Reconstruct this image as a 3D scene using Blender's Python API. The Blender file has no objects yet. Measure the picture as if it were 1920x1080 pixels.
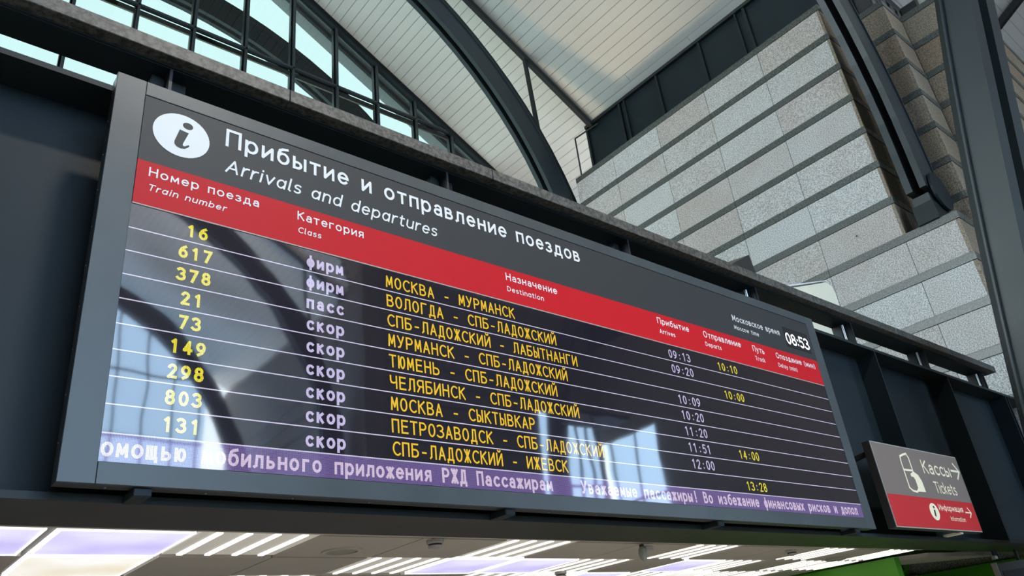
import bpy, bmesh, math, random
from math import sin, cos, pi, radians
from mathutils import Matrix, Vector
random.seed(7)
S = bpy.context.scene
COL = S.collection

# ------------------------------------------------------------------ camera
cam_d = bpy.data.cameras.new('camera'); cam = bpy.data.objects.new('camera', cam_d); COL.objects.link(cam)
R0 = (0.76420562, -0.63571433, -0.10889014)      # image right in world axes
R1 = (0.21459132, 0.40982245, -0.88656423)       # image down
R2 = (0.6082272, 0.65415048, 0.4496074)          # view direction
cam.matrix_world = Matrix(((R0[0], -R1[0], -R2[0], 0), (R0[1], -R1[1], -R2[1], 0), (R0[2], -R1[2], -R2[2], 0), (0, 0, 0, 1)))
cam_d.sensor_width = 36; cam_d.lens = 36 * 1472.06 / 1920; cam_d.clip_start = .05; cam_d.clip_end = 400
S.camera = cam

# ------------------------------------------------------------------ world, light, exposure
W = bpy.data.worlds.new('sky'); S.world = W; W.use_nodes = True
bg = W.node_tree.nodes['Background']; bg.inputs['Color'].default_value = (.76, .89, 1.0, 1); bg.inputs['Strength'].default_value = 9.5
S.view_settings.view_transform = 'Standard'; S.view_settings.look = 'None'
S.view_settings.exposure = 0.5; S.view_settings.gamma = 1.0; S.view_settings.use_curve_mapping = False

def portal(name, loc, rot, sx, sy):
    l = bpy.data.lights.new(name, 'AREA'); l.shape = 'RECTANGLE'; l.size = sx; l.size_y = sy
    l.cycles.is_portal = True
    o = bpy.data.objects.new(name, l); COL.objects.link(o); o.location = loc; o.rotation_euler = rot
portal('portal', (4.3, 18.9, 14), (radians(-90), 0, 0), 26, 22)
portal('portal.001', (4.3, -37.2, 14), (radians(90), 0, 0), 26, 22)
portal('portal.002', (32.4, -9.15, 14), (0, radians(90), 0), 22, 24)
portal('portal.003', (-9.4, 11.6, 12), (0, radians(-90), 0), 13, 15)

def area(name, loc, target, sx, sy, power, color, spread=180):
    l = bpy.data.lights.new(name, 'AREA'); l.shape = 'RECTANGLE'; l.size = sx; l.size_y = sy; l.energy = power; l.color = color; l.spread = radians(spread)
    o = bpy.data.objects.new(name, l); COL.objects.link(o); o.location = loc
    o.rotation_euler = (Vector(target) - Vector(loc)).to_track_quat('-Z', 'Y').to_euler()
    return o
# warm fill lights added out of view: one above the crossing, three uplights
area('fill_light', (4.2, -6.0, 16.5), (5.2, 4, 1.5), 2.4, 1.0, 260, (1.0, .90, .78), 64)
area('fill_light.001', (4.3, -20.5, 9.0), (8, -24, 22), 3, 1.2, 1800, (1.0, .78, .56), 90)
area('fill_light.002', (22.0, -12.0, 9.0), (22, -10, 24), 3, 1.2, 900, (1.0, .78, .56), 90)
area('fill_light.003', (12.0, 16.9, 3.9), (15.2, 17.2, 17.5), .9, .6, 95, (1.0, .80, .56), 110)

# ------------------------------------------------------------------ helpers
def tag(o, label=None, cat=None, group=None, kind=None):
    if label: o['label'] = label
    if cat: o['category'] = cat
    if group: o['group'] = group
    if kind: o['kind'] = kind
    return o

def thing(name, label, cat, loc=(0, 0, 0), group=None, kind=None):
    o = bpy.data.objects.new(name, None); COL.objects.link(o); o.location = loc; o.empty_display_size = .1
    if kind: o['kind'] = kind
    else: tag(o, label, cat, group)
    return o

def wloc(p):
    v = Vector((0, 0, 0))
    while p: v += p.location; p = p.parent
    return v

class MB:
    def __init__(s): s.v = []; s.f = []
    def box(s, x0, x1, y0, y1, z0, z1):
        b = len(s.v)
        s.v += [(x0, y0, z0), (x1, y0, z0), (x1, y1, z0), (x0, y1, z0), (x0, y0, z1), (x1, y0, z1), (x1, y1, z1), (x0, y1, z1)]
        s.f += [tuple(b + i for i in q) for q in ((0, 3, 2, 1), (4, 5, 6, 7), (0, 1, 5, 4), (1, 2, 6, 5), (2, 3, 7, 6), (3, 0, 4, 7))]
        return s
    def quad(s, *p):
        b = len(s.v); s.v += list(p); s.f.append(tuple(range(b, b + len(p)))); return s
    def prism(s, poly, f0, f1):
        """poly: 2D points; f0, f1 map a 2D point to the near and far 3D point"""
        b = len(s.v); n = len(poly)
        s.v += [f0(p) for p in poly] + [f1(p) for p in poly]
        s.f.append(tuple(b + i for i in range(n))); s.f.append(tuple(b + n + i for i in reversed(range(n))))
        for i in range(n):
            j = (i + 1) % n; s.f.append((b + i, b + n + i, b + n + j, b + j))
        return s
    def strip(s, a, c, f0, f1):
        """closed band between two 2D curves a and c of equal length, extruded f0->f1"""
        b = len(s.v); n = len(a)
        s.v += [f0(p) for p in a] + [f0(p) for p in c] + [f1(p) for p in a] + [f1(p) for p in c]
        for i in range(n - 1):
            A, C, A2, C2 = b + i, b + n + i, b + 2 * n + i, b + 3 * n + i
            s.f += [(A, A + 1, C + 1, C), (A2, C2, C2 + 1, A2 + 1), (A, A2, A2 + 1, A + 1), (C, C + 1, C2 + 1, C2)]
        for i in (0, n - 1):
            s.f.append((b + i, b + n + i, b + 3 * n + i, b + 2 * n + i))
        return s
    def tube(s, p, q, r, n=10):
        p, q = Vector(p), Vector(q); d = (q - p).normalized()
        u = d.orthogonal().normalized(); w = d.cross(u); b = len(s.v)
        for c in (p, q):
            for i in range(n):
                a = 2 * pi * i / n; s.v.append(tuple(c + r * (cos(a) * u + sin(a) * w)))
        s.f.append(tuple(b + i for i in reversed(range(n)))); s.f.append(tuple(b + n + i for i in range(n)))
        for i in range(n):
            j = (i + 1) % n; s.f.append((b + i, b + j, b + n + j, b + n + i))
        return s
    def bar(s, p, q, w, h):
        """rectangular bar, w across horizontally, h across vertically-ish"""
        p, q = Vector(p), Vector(q); d = (q - p).normalized()
        up = Vector((0, 0, 1)) if abs(d.z) < .95 else Vector((0, 1, 0))
        u = d.cross(up).normalized(); w2 = u.cross(d); b = len(s.v)
        for c in (p, q):
            for a, e in ((-1, -1), (1, -1), (1, 1), (-1, 1)): s.v.append(tuple(c + u * a * w / 2 + w2 * e * h / 2))
        s.f += [(b, b + 3, b + 2, b + 1), (b + 4, b + 5, b + 6, b + 7)] + [(b + i, b + (i + 1) % 4, b + 4 + (i + 1) % 4, b + 4 + i) for i in range(4)]
        return s
    def lathe(s, c, prof, n=20, axis='Z'):
        b = len(s.v)
        for r, h in prof:
            for i in range(n):
                a = 2 * pi * i / n; x, y = r * cos(a), r * sin(a)
                s.v.append((c[0] + x, c[1] + y, c[2] + h) if axis == 'Z' else (c[0] + x, c[1] + h, c[2] + y) if axis == 'Y' else (c[0] + h, c[1] + x, c[2] + y))
        for k in range(len(prof) - 1):
            for i in range(n):
                j = (i + 1) % n; s.f.append((b + k * n + i, b + k * n + j, b + (k + 1) * n + j, b + (k + 1) * n + i))
        s.f.append(tuple(b + i for i in range(n))); s.f.append(tuple(b + (len(prof) - 1) * n + i for i in reversed(range(n))))
        return s
    def build(s, name, mat, parent=None, bevel=0, normals=True):
        me = bpy.data.meshes.new(name)
        o = wloc(parent) if parent else Vector((0, 0, 0))
        me.from_pydata([(x - o.x, y - o.y, z - o.z) for x, y, z in s.v], [], s.f)
        if normals or bevel:
            bm = bmesh.new(); bm.from_mesh(me)
            if bevel: bmesh.ops.bevel(bm, geom=list(bm.edges), offset=bevel, segments=1, affect='EDGES', clamp_overlap=True)
            bmesh.ops.recalc_face_normals(bm, faces=list(bm.faces)); bm.to_mesh(me); bm.free()
        me.materials.append(mat)
        ob = bpy.data.objects.new(name, me); COL.objects.link(ob); ob.parent = parent
        return ob

def box(name, mat, parent, *b, bevel=0): return MB().box(*b).build(name, mat, parent, bevel)

# ------------------------------------------------------------------ materials
EM = .72        # lamps and leds against the exposure
def mat(name, color, rough=.5, metal=0, spec=.5, emit=None, es=1.0, coat=0):
    m = bpy.data.materials.new(name); m.use_nodes = True
    b = m.node_tree.nodes['Principled BSDF']
    b.inputs['Base Color'].default_value = (*color, 1); b.inputs['Roughness'].default_value = rough
    b.inputs['Metallic'].default_value = metal; b.inputs['Specular IOR Level'].default_value = spec
    b.inputs['Coat Weight'].default_value = coat
    if emit: b.inputs['Emission Color'].default_value = (*emit, 1); b.inputs['Emission Strength'].default_value = es * EM
    return m

def nodes(m): return m.node_tree.nodes, m.node_tree.links, m.node_tree.nodes['Principled BSDF']

def vary(m, scale, amt, rough_amt=.1, detail=4, bump=0):
    """soft cloudy variation of value and gloss on painted metal, plaster and boards"""
    N, L, b = nodes(m)
    tc = N.new('ShaderNodeTexCoord'); n = N.new('ShaderNodeTexNoise'); n.inputs['Scale'].default_value = scale; n.inputs['Detail'].default_value = detail
    L.new(tc.outputs['Object'], n.inputs['Vector'])
    r = N.new('ShaderNodeMapRange'); r.inputs['From Min'].default_value = .3; r.inputs['From Max'].default_value = .7
    r.inputs['To Min'].default_value = 1 - amt; r.inputs['To Max'].default_value = 1 + amt
    L.new(n.outputs['Fac'], r.inputs['Value'])
    mx = N.new('ShaderNodeVectorMath'); mx.operation = 'SCALE'; mx.inputs[0].default_value = b.inputs['Base Color'].default_value[:3]
    L.new(r.outputs['Result'], mx.inputs['Scale']); L.new(mx.outputs['Vector'], b.inputs['Base Color'])
    r2 = N.new('ShaderNodeMapRange'); ro = b.inputs['Roughness'].default_value
    r2.inputs['To Min'].default_value = max(.02, ro - rough_amt); r2.inputs['To Max'].default_value = ro + rough_amt
    L.new(n.outputs['Fac'], r2.inputs['Value']); L.new(r2.outputs['Result'], b.inputs['Roughness'])
    if bump:
        bu = N.new('ShaderNodeBump'); bu.inputs['Strength'].default_value = bump; bu.inputs['Distance'].default_value = .02
        L.new(n.outputs['Fac'], bu.inputs['Height']); L.new(bu.outputs['Normal'], b.inputs['Normal'])
    return m

def granite(name, dark, light, pink, rough, scale=55, contrast=(.38, .62)):
    m = mat(name, light, rough); N, L, b = nodes(m)
    tc = N.new('ShaderNodeTexCoord'); oi = N.new('ShaderNodeObjectInfo')
    add = N.new('ShaderNodeVectorMath'); add.operation = 'ADD'; sc = N.new('ShaderNodeVectorMath'); sc.operation = 'SCALE'
    sc.inputs[0].default_value = (17, 23, 31); L.new(oi.outputs['Random'], sc.inputs['Scale'])
    L.new(tc.outputs['Object'], add.inputs[0]); L.new(sc.outputs['Vector'], add.inputs[1])
    n1 = N.new('ShaderNodeTexNoise'); n1.inputs['Scale'].default_value = scale; n1.inputs['Detail'].default_value = 3; n1.inputs['Roughness'].default_value = .7
    n2 = N.new('ShaderNodeTexNoise'); n2.inputs['Scale'].default_value = 1.3; n2.inputs['Detail'].default_value = 5
    L.new(add.outputs['Vector'], n1.inputs['Vector']); L.new(add.outputs['Vector'], n2.inputs['Vector'])
    cr = N.new('ShaderNodeValToRGB'); cr.color_ramp.elements[0].position = contrast[0]; cr.color_ramp.elements[1].position = contrast[1]
    cr.color_ramp.elements[0].color = (*dark, 1); cr.color_ramp.elements[1].color = (*light, 1)
    L.new(n1.outputs['Fac'], cr.inputs['Fac'])
    mr = N.new('ShaderNodeMapRange'); mr.inputs['From Min'].default_value = .45; mr.inputs['From Max'].default_value = 1.0; mr.inputs['To Max'].default_value = .9
    ma = N.new('ShaderNodeMath'); ma.operation = 'MULTIPLY_ADD'; ma.inputs[1].default_value = .7
    L.new(n2.outputs['Fac'], ma.inputs[0]); mh = N.new('ShaderNodeMath'); mh.operation = 'MULTIPLY'; mh.inputs[1].default_value = .62
    L.new(oi.outputs['Random'], mh.inputs[0]); L.new(mh.outputs['Value'], ma.inputs[2]); L.new(ma.outputs['Value'], mr.inputs['Value'])
    mx = N.new('ShaderNodeMix'); mx.data_type = 'RGBA'; mx.blend_type = 'MULTIPLY'
    L.new(mr.outputs['Result'], mx.inputs['Factor']); L.new(cr.outputs['Color'], mx.inputs['A']); mx.inputs['B'].default_value = (*pink, 1)
    L.new(mx.outputs['Result'], b.inputs['Base Color'])
    return m

M = {}
M['steel'] = vary(mat('painted steel', (.010, .017, .021), .5, 0, .22), 1.5, .12)
M['steel_dark'] = vary(mat('dark painted steel', (.006, .009, .011), .5), 1.5, .1)
M['arch'] = vary(mat('blue grey painted arch steel', (.026, .036, .040), .42, 0, .4), .8, .10)
M['arch_web'] = vary(mat('dark blue grey arch steel', (.012, .018, .020), .5, 0, .25), .8, .10)
M['frame'] = vary(mat('grey blue powder coat', (.050, .062, .068), .36, 0, .4), 2.2, .14, .08, bump=.05)
M['header'] = mat('graphite header film', (.030, .033, .035), .5, 0, .3)
M['red'] = mat('red film', (.50, .007, .014), .5, 0, .2)
M['white'] = mat('white vinyl', (.74, .75, .74), .5)
M['cream'] = mat('cream vinyl', (.88, .80, .58), .5)
M['black'] = mat('black gap', (.004, .004, .005), .8)
M['screw'] = mat('zinc screw', (.5, .5, .5), .35, 1)
M['stone'] = granite('pale granite', (.27, .265, .255), (.76, .76, .75), (.86, .76, .71), .55, 46, (.40, .61))
M['band'] = granite('dark polished granite', (.045, .050, .045), (.135, .145, .132), (.95, .95, .95), .26, 40)
M['coping'] = granite('weathered granite coping', (.018, .020, .018), (.11, .108, .096), (.95, .9, .85), .5, 28)
M['tan'] = granite('brown granite with shade', (.11, .090, .068), (.34, .285, .215), (.95, .84, .74), .5, 34)  # brown stone, with the recessed faces' shade and warm light put into the colour
M['core'] = mat('wall core', (.05, .047, .042), .9)
M['plank'] = vary(mat('satin aluminium plank', (.70, .68, .64), .46, .45), .30, .07, .08, bump=.6)
M['plaster'] = vary(mat('hall plaster', (.35, .32, .28), .8), .6, .08)
M['floor'] = vary(mat('polished floor', (.62, .56, .48), .3), .7, .1)
M['tile'] = vary(mat('beige ceiling tile', (.46, .42, .36), .7), 3, .04)
M['tile_gap'] = mat('tile carrier', (.17, .16, .14), .6)
M['lamp'] = mat('lit diffuser', (.8, .8, .8), .5, emit=(.98, .94, 1.0), es=1.25)
M['led_tray'] = mat('lamp tray', (.55, .54, .50), .6, emit=(.85, .78, .68), es=.26)
M['tube_w'] = mat('led tube', (.8, .8, .8), .5, emit=(1, .95, .88), es=1.3)
M['green'] = vary(mat('green wall paint', (.07, .30, .010), .5), 1, .05)
M['cab'] = mat('ivory enamel', (.90, .88, .70), .4)
M['soffit_steel'] = vary(mat('underside steel browned by floor light', (.040, .035, .029), .4, 0, .3), 1, .1)  # beam steel with the warm floor bounce put into its colour
M['plastic'] = mat('white plastic', (.36, .35, .32), .45)
M['dull'] = mat('dark plastic', (.03, .03, .03), .4)
M['olive'] = mat('grey green diffuser', (.27, .28, .22), .4)
M['mullion'] = mat('window frame paint', (.03, .038, .043), .35)
M['soffit'] = vary(mat('outer soffit', (.42, .42, .42), .7), .5, .05)
M['signgrey'] = mat('warm grey sign film', (.19, .155, .135), .5, 0, .3)
M['signred'] = mat('lit red sign film', (.50, .02, .025), .5, 0, .3)

def panel_mat(name, c1, c2, strength):
    m = mat(name, (.8, .8, .8), .5); N, L, b = nodes(m)
    tc = N.new('ShaderNodeTexCoord'); n = N.new('ShaderNodeTexNoise'); n.inputs['Scale'].default_value = 1.6; n.inputs['Detail'].default_value = 1
    L.new(tc.outputs['Object'], n.inputs['Vector'])
    cr = N.new('ShaderNodeValToRGB'); cr.color_ramp.elements[0].position = .35; cr.color_ramp.elements[1].position = .65
    cr.color_ramp.elements[0].color = (*c1, 1); cr.color_ramp.elements[1].color = (*c2, 1)
    L.new(n.outputs['Fac'], cr.inputs['Fac']); L.new(cr.outputs['Color'], b.inputs['Emission Color']); b.inputs['Emission Strength'].default_value = strength * EM
    return m
M['lit_violet'] = panel_mat('violet lit diffuser', (.42, .37, .78), (.66, .63, .95), .95)
M['lit_warm'] = panel_mat('warm lit diffuser', (.70, .63, .46), (.84, .82, .80), .95)

def glass(name, tint, base=.04):
    m = bpy.data.materials.new(name); m.use_nodes = True; N = m.node_tree.nodes; L = m.node_tree.links; N.clear()
    out = N.new('ShaderNodeOutputMaterial'); mx = N.new('ShaderNodeMixShader'); t = N.new('ShaderNodeBsdfTransparent'); g = N.new('ShaderNodeBsdfGlossy')
    t.inputs['Color'].default_value = (*tint, 1); g.inputs['Roughness'].default_value = .02; g.inputs['Color'].default_value = (.8, .9, .95, 1)
    fr = N.new('ShaderNodeLayerWeight'); p5 = N.new('ShaderNodeMath'); p5.operation = 'POWER'; p5.inputs[1].default_value = 5
    ma = N.new('ShaderNodeMath'); ma.operation = 'MULTIPLY_ADD'; ma.inputs[1].default_value = .9; ma.inputs[2].default_value = .05
    L.new(fr.outputs['Facing'], p5.inputs[0]); L.new(p5.outputs[0], ma.inputs[0]); L.new(ma.outputs[0], mx.inputs['Fac']); L.new(t.outputs['BSDF'], mx.inputs[1]); L.new(g.outputs['BSDF'], mx.inputs[2]); L.new(mx.outputs['Shader'], out.inputs['Surface'])
    return m
M['glass'] = glass('tinted window glass', (.066, .084, .074))
M['glass_day'] = glass('clear side glass', (.70, .68, .63))
M['glass_clear'] = glass('blue tinted window glass', (.44, .56, .70))

def led_mat(name, color, strength, back=(0, 0, 0), pitch=.0069, floor=.35):
    """light emitting dots on a square grid fixed to the screen, under a glossy front"""
    m = mat(name, (.004, .004, .006), .035, 0, .75); N, L, b = nodes(m)
    b.inputs['IOR'].default_value = 1.6
    tc = N.new('ShaderNodeTexCoord'); sx = N.new('ShaderNodeSeparateXYZ'); L.new(tc.outputs['Object'], sx.inputs['Vector'])
    outs = []
    for ax in ('X', 'Z'):
        mu = N.new('ShaderNodeMath'); mu.operation = 'MULTIPLY'; mu.inputs[1].default_value = 2 * pi / pitch; L.new(sx.outputs[ax], mu.inputs[0])
        co = N.new('ShaderNodeMath'); co.operation = 'COSINE'; L.new(mu.outputs[0], co.inputs[0])
        r = N.new('ShaderNodeMapRange'); r.inputs['From Min'].default_value = -.75; r.inputs['From Max'].default_value = .2; r.inputs['To Min'].default_value = 0; L.new(co.outputs[0], r.inputs['Value'])
        outs.append(r.outputs['Result'])
    p = N.new('ShaderNodeMath'); p.operation = 'MULTIPLY'; L.new(outs[0], p.inputs[0]); L.new(outs[1], p.inputs[1])
    r = N.new('ShaderNodeMapRange'); r.inputs['To Min'].default_value = floor; r.inputs['To Max'].default_value = 1.15; L.new(p.outputs[0], r.inputs['Value'])
    s = N.new('ShaderNodeMath'); s.operation = 'MULTIPLY'; s.inputs[1].default_value = strength * EM; L.new(r.outputs['Result'], s.inputs[0])
    b.inputs['Emission Color'].default_value = (*color, 1); L.new(s.outputs[0], b.inputs['Emission Strength'])
    # module to module waviness of the front sheet
    wv = N.new('ShaderNodeTexNoise'); wv.inputs['Scale'].default_value = 1.1; wv.inputs['Detail'].default_value = 2; L.new(tc.outputs['Object'], wv.inputs['Vector'])
    bu = N.new('ShaderNodeBump'); bu.inputs['Strength'].default_value = .12; bu.inputs['Distance'].default_value = .02
    L.new(wv.outputs['Fac'], bu.inputs['Height']); L.new(bu.outputs['Normal'], b.inputs['Normal'])
    return m
M['led_off'] = led_mat('unlit led face', (.020, .020, .032), 1.0)
M['led_yellow'] = led_mat('yellow led dots', (.95, .82, .04), 1.25)
M['led_gold'] = led_mat('golden led dots', (1.0, .64, .03), 1.15, floor=.5)
M['led_lilac'] = led_mat('lilac led dots', (.74, .66, 1.0), 1.1, floor=.4)
M['led_line'] = led_mat('white led line', (.80, .76, 1.0), 1.0, floor=.5)
M['led_purple'] = led_mat('purple led ground', (.24, .17, .46), .9, floor=.3)
M['led_pink'] = led_mat('pinkish led dots', (.92, .74, 1.0), .95, floor=.45)
M['led_clock'] = mat('white led digits', (.8, .8, .8), .3, emit=(.95, .93, 1.0), es=1.2)

# ------------------------------------------------------------------ stroke lettering
def arc(cx, cy, rx, ry, a0, a1, n=14):
    return [(cx + rx * cos(radians(a0 + (a1 - a0) * i / n)), cy + ry * sin(radians(a0 + (a1 - a0) * i / n))) for i in range(n + 1)]
X_ = .70
def o_(w=.56, h=X_): return [arc(w / 2, h / 2, w / 2, h / 2, 90, 450, 24)]
def bowl(x, y0, y1, w): # D-like bowl opening left at x
    r = (y1 - y0) / 2; r2 = min(r, w)
    return [(x, y1), (x + w - r2, y1)] + arc(x + w - r2, y0 + r, r2, r, 90, -90, 10)[1:] + [(x, y0)]
G = {' ': (.30, [])}
def g(ch, w, st): G[ch] = (w, st)
g('П', .66, [[(0, 0), (0, 1), (.66, 1), (.66, 0)]]); g('Н', .64, [[(0, 0), (0, 1)], [(.64, 0), (.64, 1)], [(0, .52), (.64, .52)]])
g('К', .58, [[(0, 0), (0, 1)], [(.56, 1), (.04, .52)], [(.16, .62), (.58, 0)]]); g('О', .78, [arc(.39, .5, .39, .5, 90, 450, 28)])
g('М', .80, [[(0, 0), (.06, 1), (.40, .22), (.74, 1), (.80, 0)]]); g('И', .66, [[(0, 1), (0, 0), (.66, 1), (.66, 0)]])
g('Й', .66, [[(0, 1), (0, 0), (.66, 1), (.66, 0)], arc(.33, 1.28, .15, .12, 190, 350, 8)])
g('С', .62, [arc(.40, .5, .40, .5, 52, 308, 22)]); g('В', .54, [bowl(0, .53, 1, .48), bowl(0, 0, .53, .54), [(0, 0), (0, 1)]])
g('А', .70, [[(0, 0), (.35, 1), (.70, 0)], [(.12, .32), (.58, .32)]]); g('У', .62, [[(0, 1), (.33, .36)], [(.62, 1), (.30, .20), (.20, .04), (.06, 0)]])
g('Р', .54, [[(0, 0), (0, 1)], bowl(0, .44, 1, .54)]); g('Л', .66, [[(0, 0), (.12, .12), (.18, 1), (.64, 1), (.64, 0)]])
g('Г', .48, [[(0, 0), (0, 1), (.48, 1)]]); g('Д', .76, [[(.16, .02), (.26, 1), (.64, 1), (.64, .02)], [(0, -.18), (0, .03), (.76, .03), (.76, -.18)]])
g('Б', .54, [[(.50, 1), (0, 1), (0, 0)], bowl(0, 0, .56, .54)]); g('Ж', .92, [[(.46, 0), (.46, 1)], [(.02, 1), (.42, .52), (0, 0)], [(.90, 1), (.50, .52), (.92, 0)]])
g('Ы', .78, [[(0, 1), (0, 0)], bowl(0, 0, .56, .50), [(.78, 0), (.78, 1)]]); g('Т', .62, [[(0, 1), (.62, 1)], [(.31, 1), (.31, 0)]])
g('Ю', .90, [[(0, 0), (0, 1)], [(0, .52), (.26, .52)], arc(.58, .5, .31, .5, 90, 450, 24)]); g('Е', .50, [[(.50, 0), (0, 0), (0, 1), (.48, 1)], [(0, .53), (.44, .53)]])
g('Ь', .54, [[(0, 1), (0, 0)], bowl(0, 0, .56, .54)]); g('Ч', .58, [[(0, 1), (0, .60), (.08, .46), (.24, .42), (.58, .50)], [(.58, 0), (.58, 1)]])
g('Я', .56, [[(.56, 0), (.56, 1), (.24, 1)] + arc(.24, .73, .24, .27, 90, 270, 10)[1:] + [(.56, .46)], [(.24, .46), (0, 0)]])
g('З', .52, [arc(.22, .76, .28, .24, 140, -80, 12) + arc(.22, .27, .32, .27, 88, -145, 14)[1:]])
# lower case Cyrillic
g('р', .56, [[(0, -.28), (0, X_)], arc(.28, X_ / 2, .28, X_ / 2, 90, 450, 22)]); g('и', .50, [[(0, X_), (0, 0), (.50, X_), (.50, 0)]])
g('й', .50, [[(0, X_), (0, 0), (.50, X_), (.50, 0)], arc(.25, 1.0, .13, .11, 190, 350, 8)])
g('б', .56, [arc(.28, .33, .28, .33, 90, 450, 22), [(.01, .33), (.02, .62), (.10, .84), (.24, .94), (.50, 1.0)]]); g('ы', .64, [[(0, X_), (0, 0)], bowl(0, 0, .40, .40), [(.64, 0), (.64, X_)]])
g('т', .50, [[(0, X_), (.50, X_)], [(.25, X_), (.25, 0)]]); g('е', .54, [[(.01, .37), (.53, .37)] + arc(.27, .35, .27, .35, 3, 315, 22)])
g('о', .56, o_()); g('п', .50, [[(0, 0), (0, X_), (.50, X_), (.50, 0)]]); g('а', .48, [arc(.26, .48, .21, .22, 150, 0, 8) + [(.47, 0)], arc(.22, .20, .22, .20, 60, 330, 16), [(.33, .40), (.47, .42)]])
g('в', .46, [bowl(0, .38, X_, .40), bowl(0, 0, .38, .46), [(0, 0), (0, X_)]]); g('л', .54, [[(0, 0), (.10, .08), (.15, X_), (.53, X_), (.53, 0)]])
g('н', .50, [[(0, 0), (0, X_)], [(.50, 0), (.50, X_)], [(0, .36), (.50, .36)]]); g('з', .42, [arc(.19, .53, .21, .17, 140, -85, 10) + arc(.19, .18, .24, .18, 86, -145, 12)[1:]])
g('д', .62, [[(.12, .02), (.20, X_), (.52, X_), (.52, .02)], [(0, -.17), (0, .02), (.62, .02), (.62, -.17)]]); g('м', .62, [[(0, 0), (.04, X_), (.31, .14), (.58, X_), (.62, 0)]])
g('к', .46, [[(0, 0), (0, X_)], [(.44, X_), (.04, .38)], [(.13, .44), (.46, 0)]]); g('г', .38, [[(0, 0), (0, X_), (.38, X_)]])
g('я', .46, [[(.46, 0), (.46, X_), (.20, X_)] + arc(.20, .51, .19, .19, 90, 270, 8)[1:] + [(.46, .32)], [(.20, .32), (0, 0)]])
g('ч', .48, [[(0, X_), (0, .42), (.08, .30), (.24, .28), (.48, .34)], [(.48, 0), (.48, X_)]]); g('у', .52, [[(0, X_), (.28, .04)], [(.52, X_), (.24, -.10), (.14, -.25), (0, -.28)]])
g('ь', .44, [[(0, X_), (0, 0)], bowl(0, 0, .40, .44)]); g('с', .46, [arc(.30, .35, .30, .35, 50, 310, 18)])
g('ф', .80, [arc(.40, .35, .38, .35, 90, 450, 26), [(.40, -.28), (.40, 1.0)]]); g('ц', .58, [[(0, X_), (0, 0), (.50, 0), (.50, X_)], [(.50, 0), (.60, 0), (.60, -.18)]])
g('щ', .84, [[(0, X_), (0, 0), (.74, 0), (.74, X_)], [(.37, 0), (.37, X_)], [(.74, 0), (.84, 0), (.84, -.18)]]); g('ю', .74, [[(0, 0), (0, X_)], [(0, .36), (.22, .36)], arc(.48, .35, .26, .35, 90, 450, 22)])
g('ж', .74, [[(.37, 0), (.37, X_)], [(.02, X_), (.34, .37), (0, 0)], [(.72, X_), (.40, .37), (.74, 0)]]); g('х', .50, [[(0, 0), (.50, X_)], [(0, X_), (.50, 0)]])
g('-', .34, [[(0, .38), (.34, .38)]]); g('!', .10, [[(.05, 1), (.05, .32)], [(.05, .03), (.05, 0)]])
g('(', .20, [arc(.42, .42, .42, .66, 130, 230, 10)]); g(')', .20, [arc(-.22, .42, .42, .66, 50, -50, 10)])
# Latin
g('A', .72, G['А'][1]); g('T', .62, G['Т'][1]); g('C', .64, G['С'][1]); g('D', .66, [bowl(0, 0, 1, .66), [(0, 0), (0, 1)]]); g('M', .80, G['М'][1]); g('I', .04, [[(.02, 0), (.02, 1)]])
g('r', .32, [[(0, 0), (0, X_)], [(0, .40), (.08, .60), (.20, X_), (.34, X_)]]); g('i', .04, [[(.02, 0), (.02, X_)], [(.02, .97), (.02, 1.0)]]); g('v', .52, [[(0, X_), (.26, 0), (.52, X_)]])
g('a', .54, [arc(.25, .35, .25, .35, 40, 330, 18), [(.52, X_), (.52, 0)]]); g('l', .10, [[(0, 1.04), (0, .08), (.10, 0)]]); g('s', .40, [arc(.20, .53, .20, .17, 40, 230, 10) + arc(.20, .18, .21, .18, 80, -140, 12)])
g('n', .50, [[(0, 0), (0, X_)], [(0, .44)] + arc(.26, .44, .24, .26, 150, 0, 10) + [(.50, 0)]]); g('d', .54, [arc(.26, .35, .26, .35, 90, 450, 22), [(.53, 0), (.53, 1.04)]])
g('e', .54, G['е'][1]); g('p', .56, G['р'][1]); g('t', .34, [[(.12, .92), (.12, .12), (.20, 0), (.34, 0)], [(0, X_), (.32, X_)]])
g('u', .50, [[(0, X_)] + arc(.25, .26, .25, .26, 180, 340, 10) , [(.50, X_), (.50, 0)]]); g('m', .84, [[(0, 0), (0, X_)], arc(.21, .46, .21, .24, 160, 0, 8) + [(.42, 0)], arc(.63, .46, .21, .24, 160, 0, 8) + [(.84, 0)]])
g('b', .56, [[(0, 1.04), (0, 0)], arc(.28, .35, .28, .35, 90, 450, 22)]); g('o', .56, o_()); g('k', .46, [[(0, 0), (0, 1.04)], G['к'][1][1], G['к'][1][2]])
g('c', .46, G['с'][1]); g('y', .52, G['у'][1]); g('w', .76, [[(0, X_), (.20, 0), (.38, X_), (.56, 0), (.76, X_)]]); g('f', .34, [[(.12, 0), (.12, .84), (.20, 1.0), (.36, 1.02)], [(0, X_), (.32, X_)]])
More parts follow.
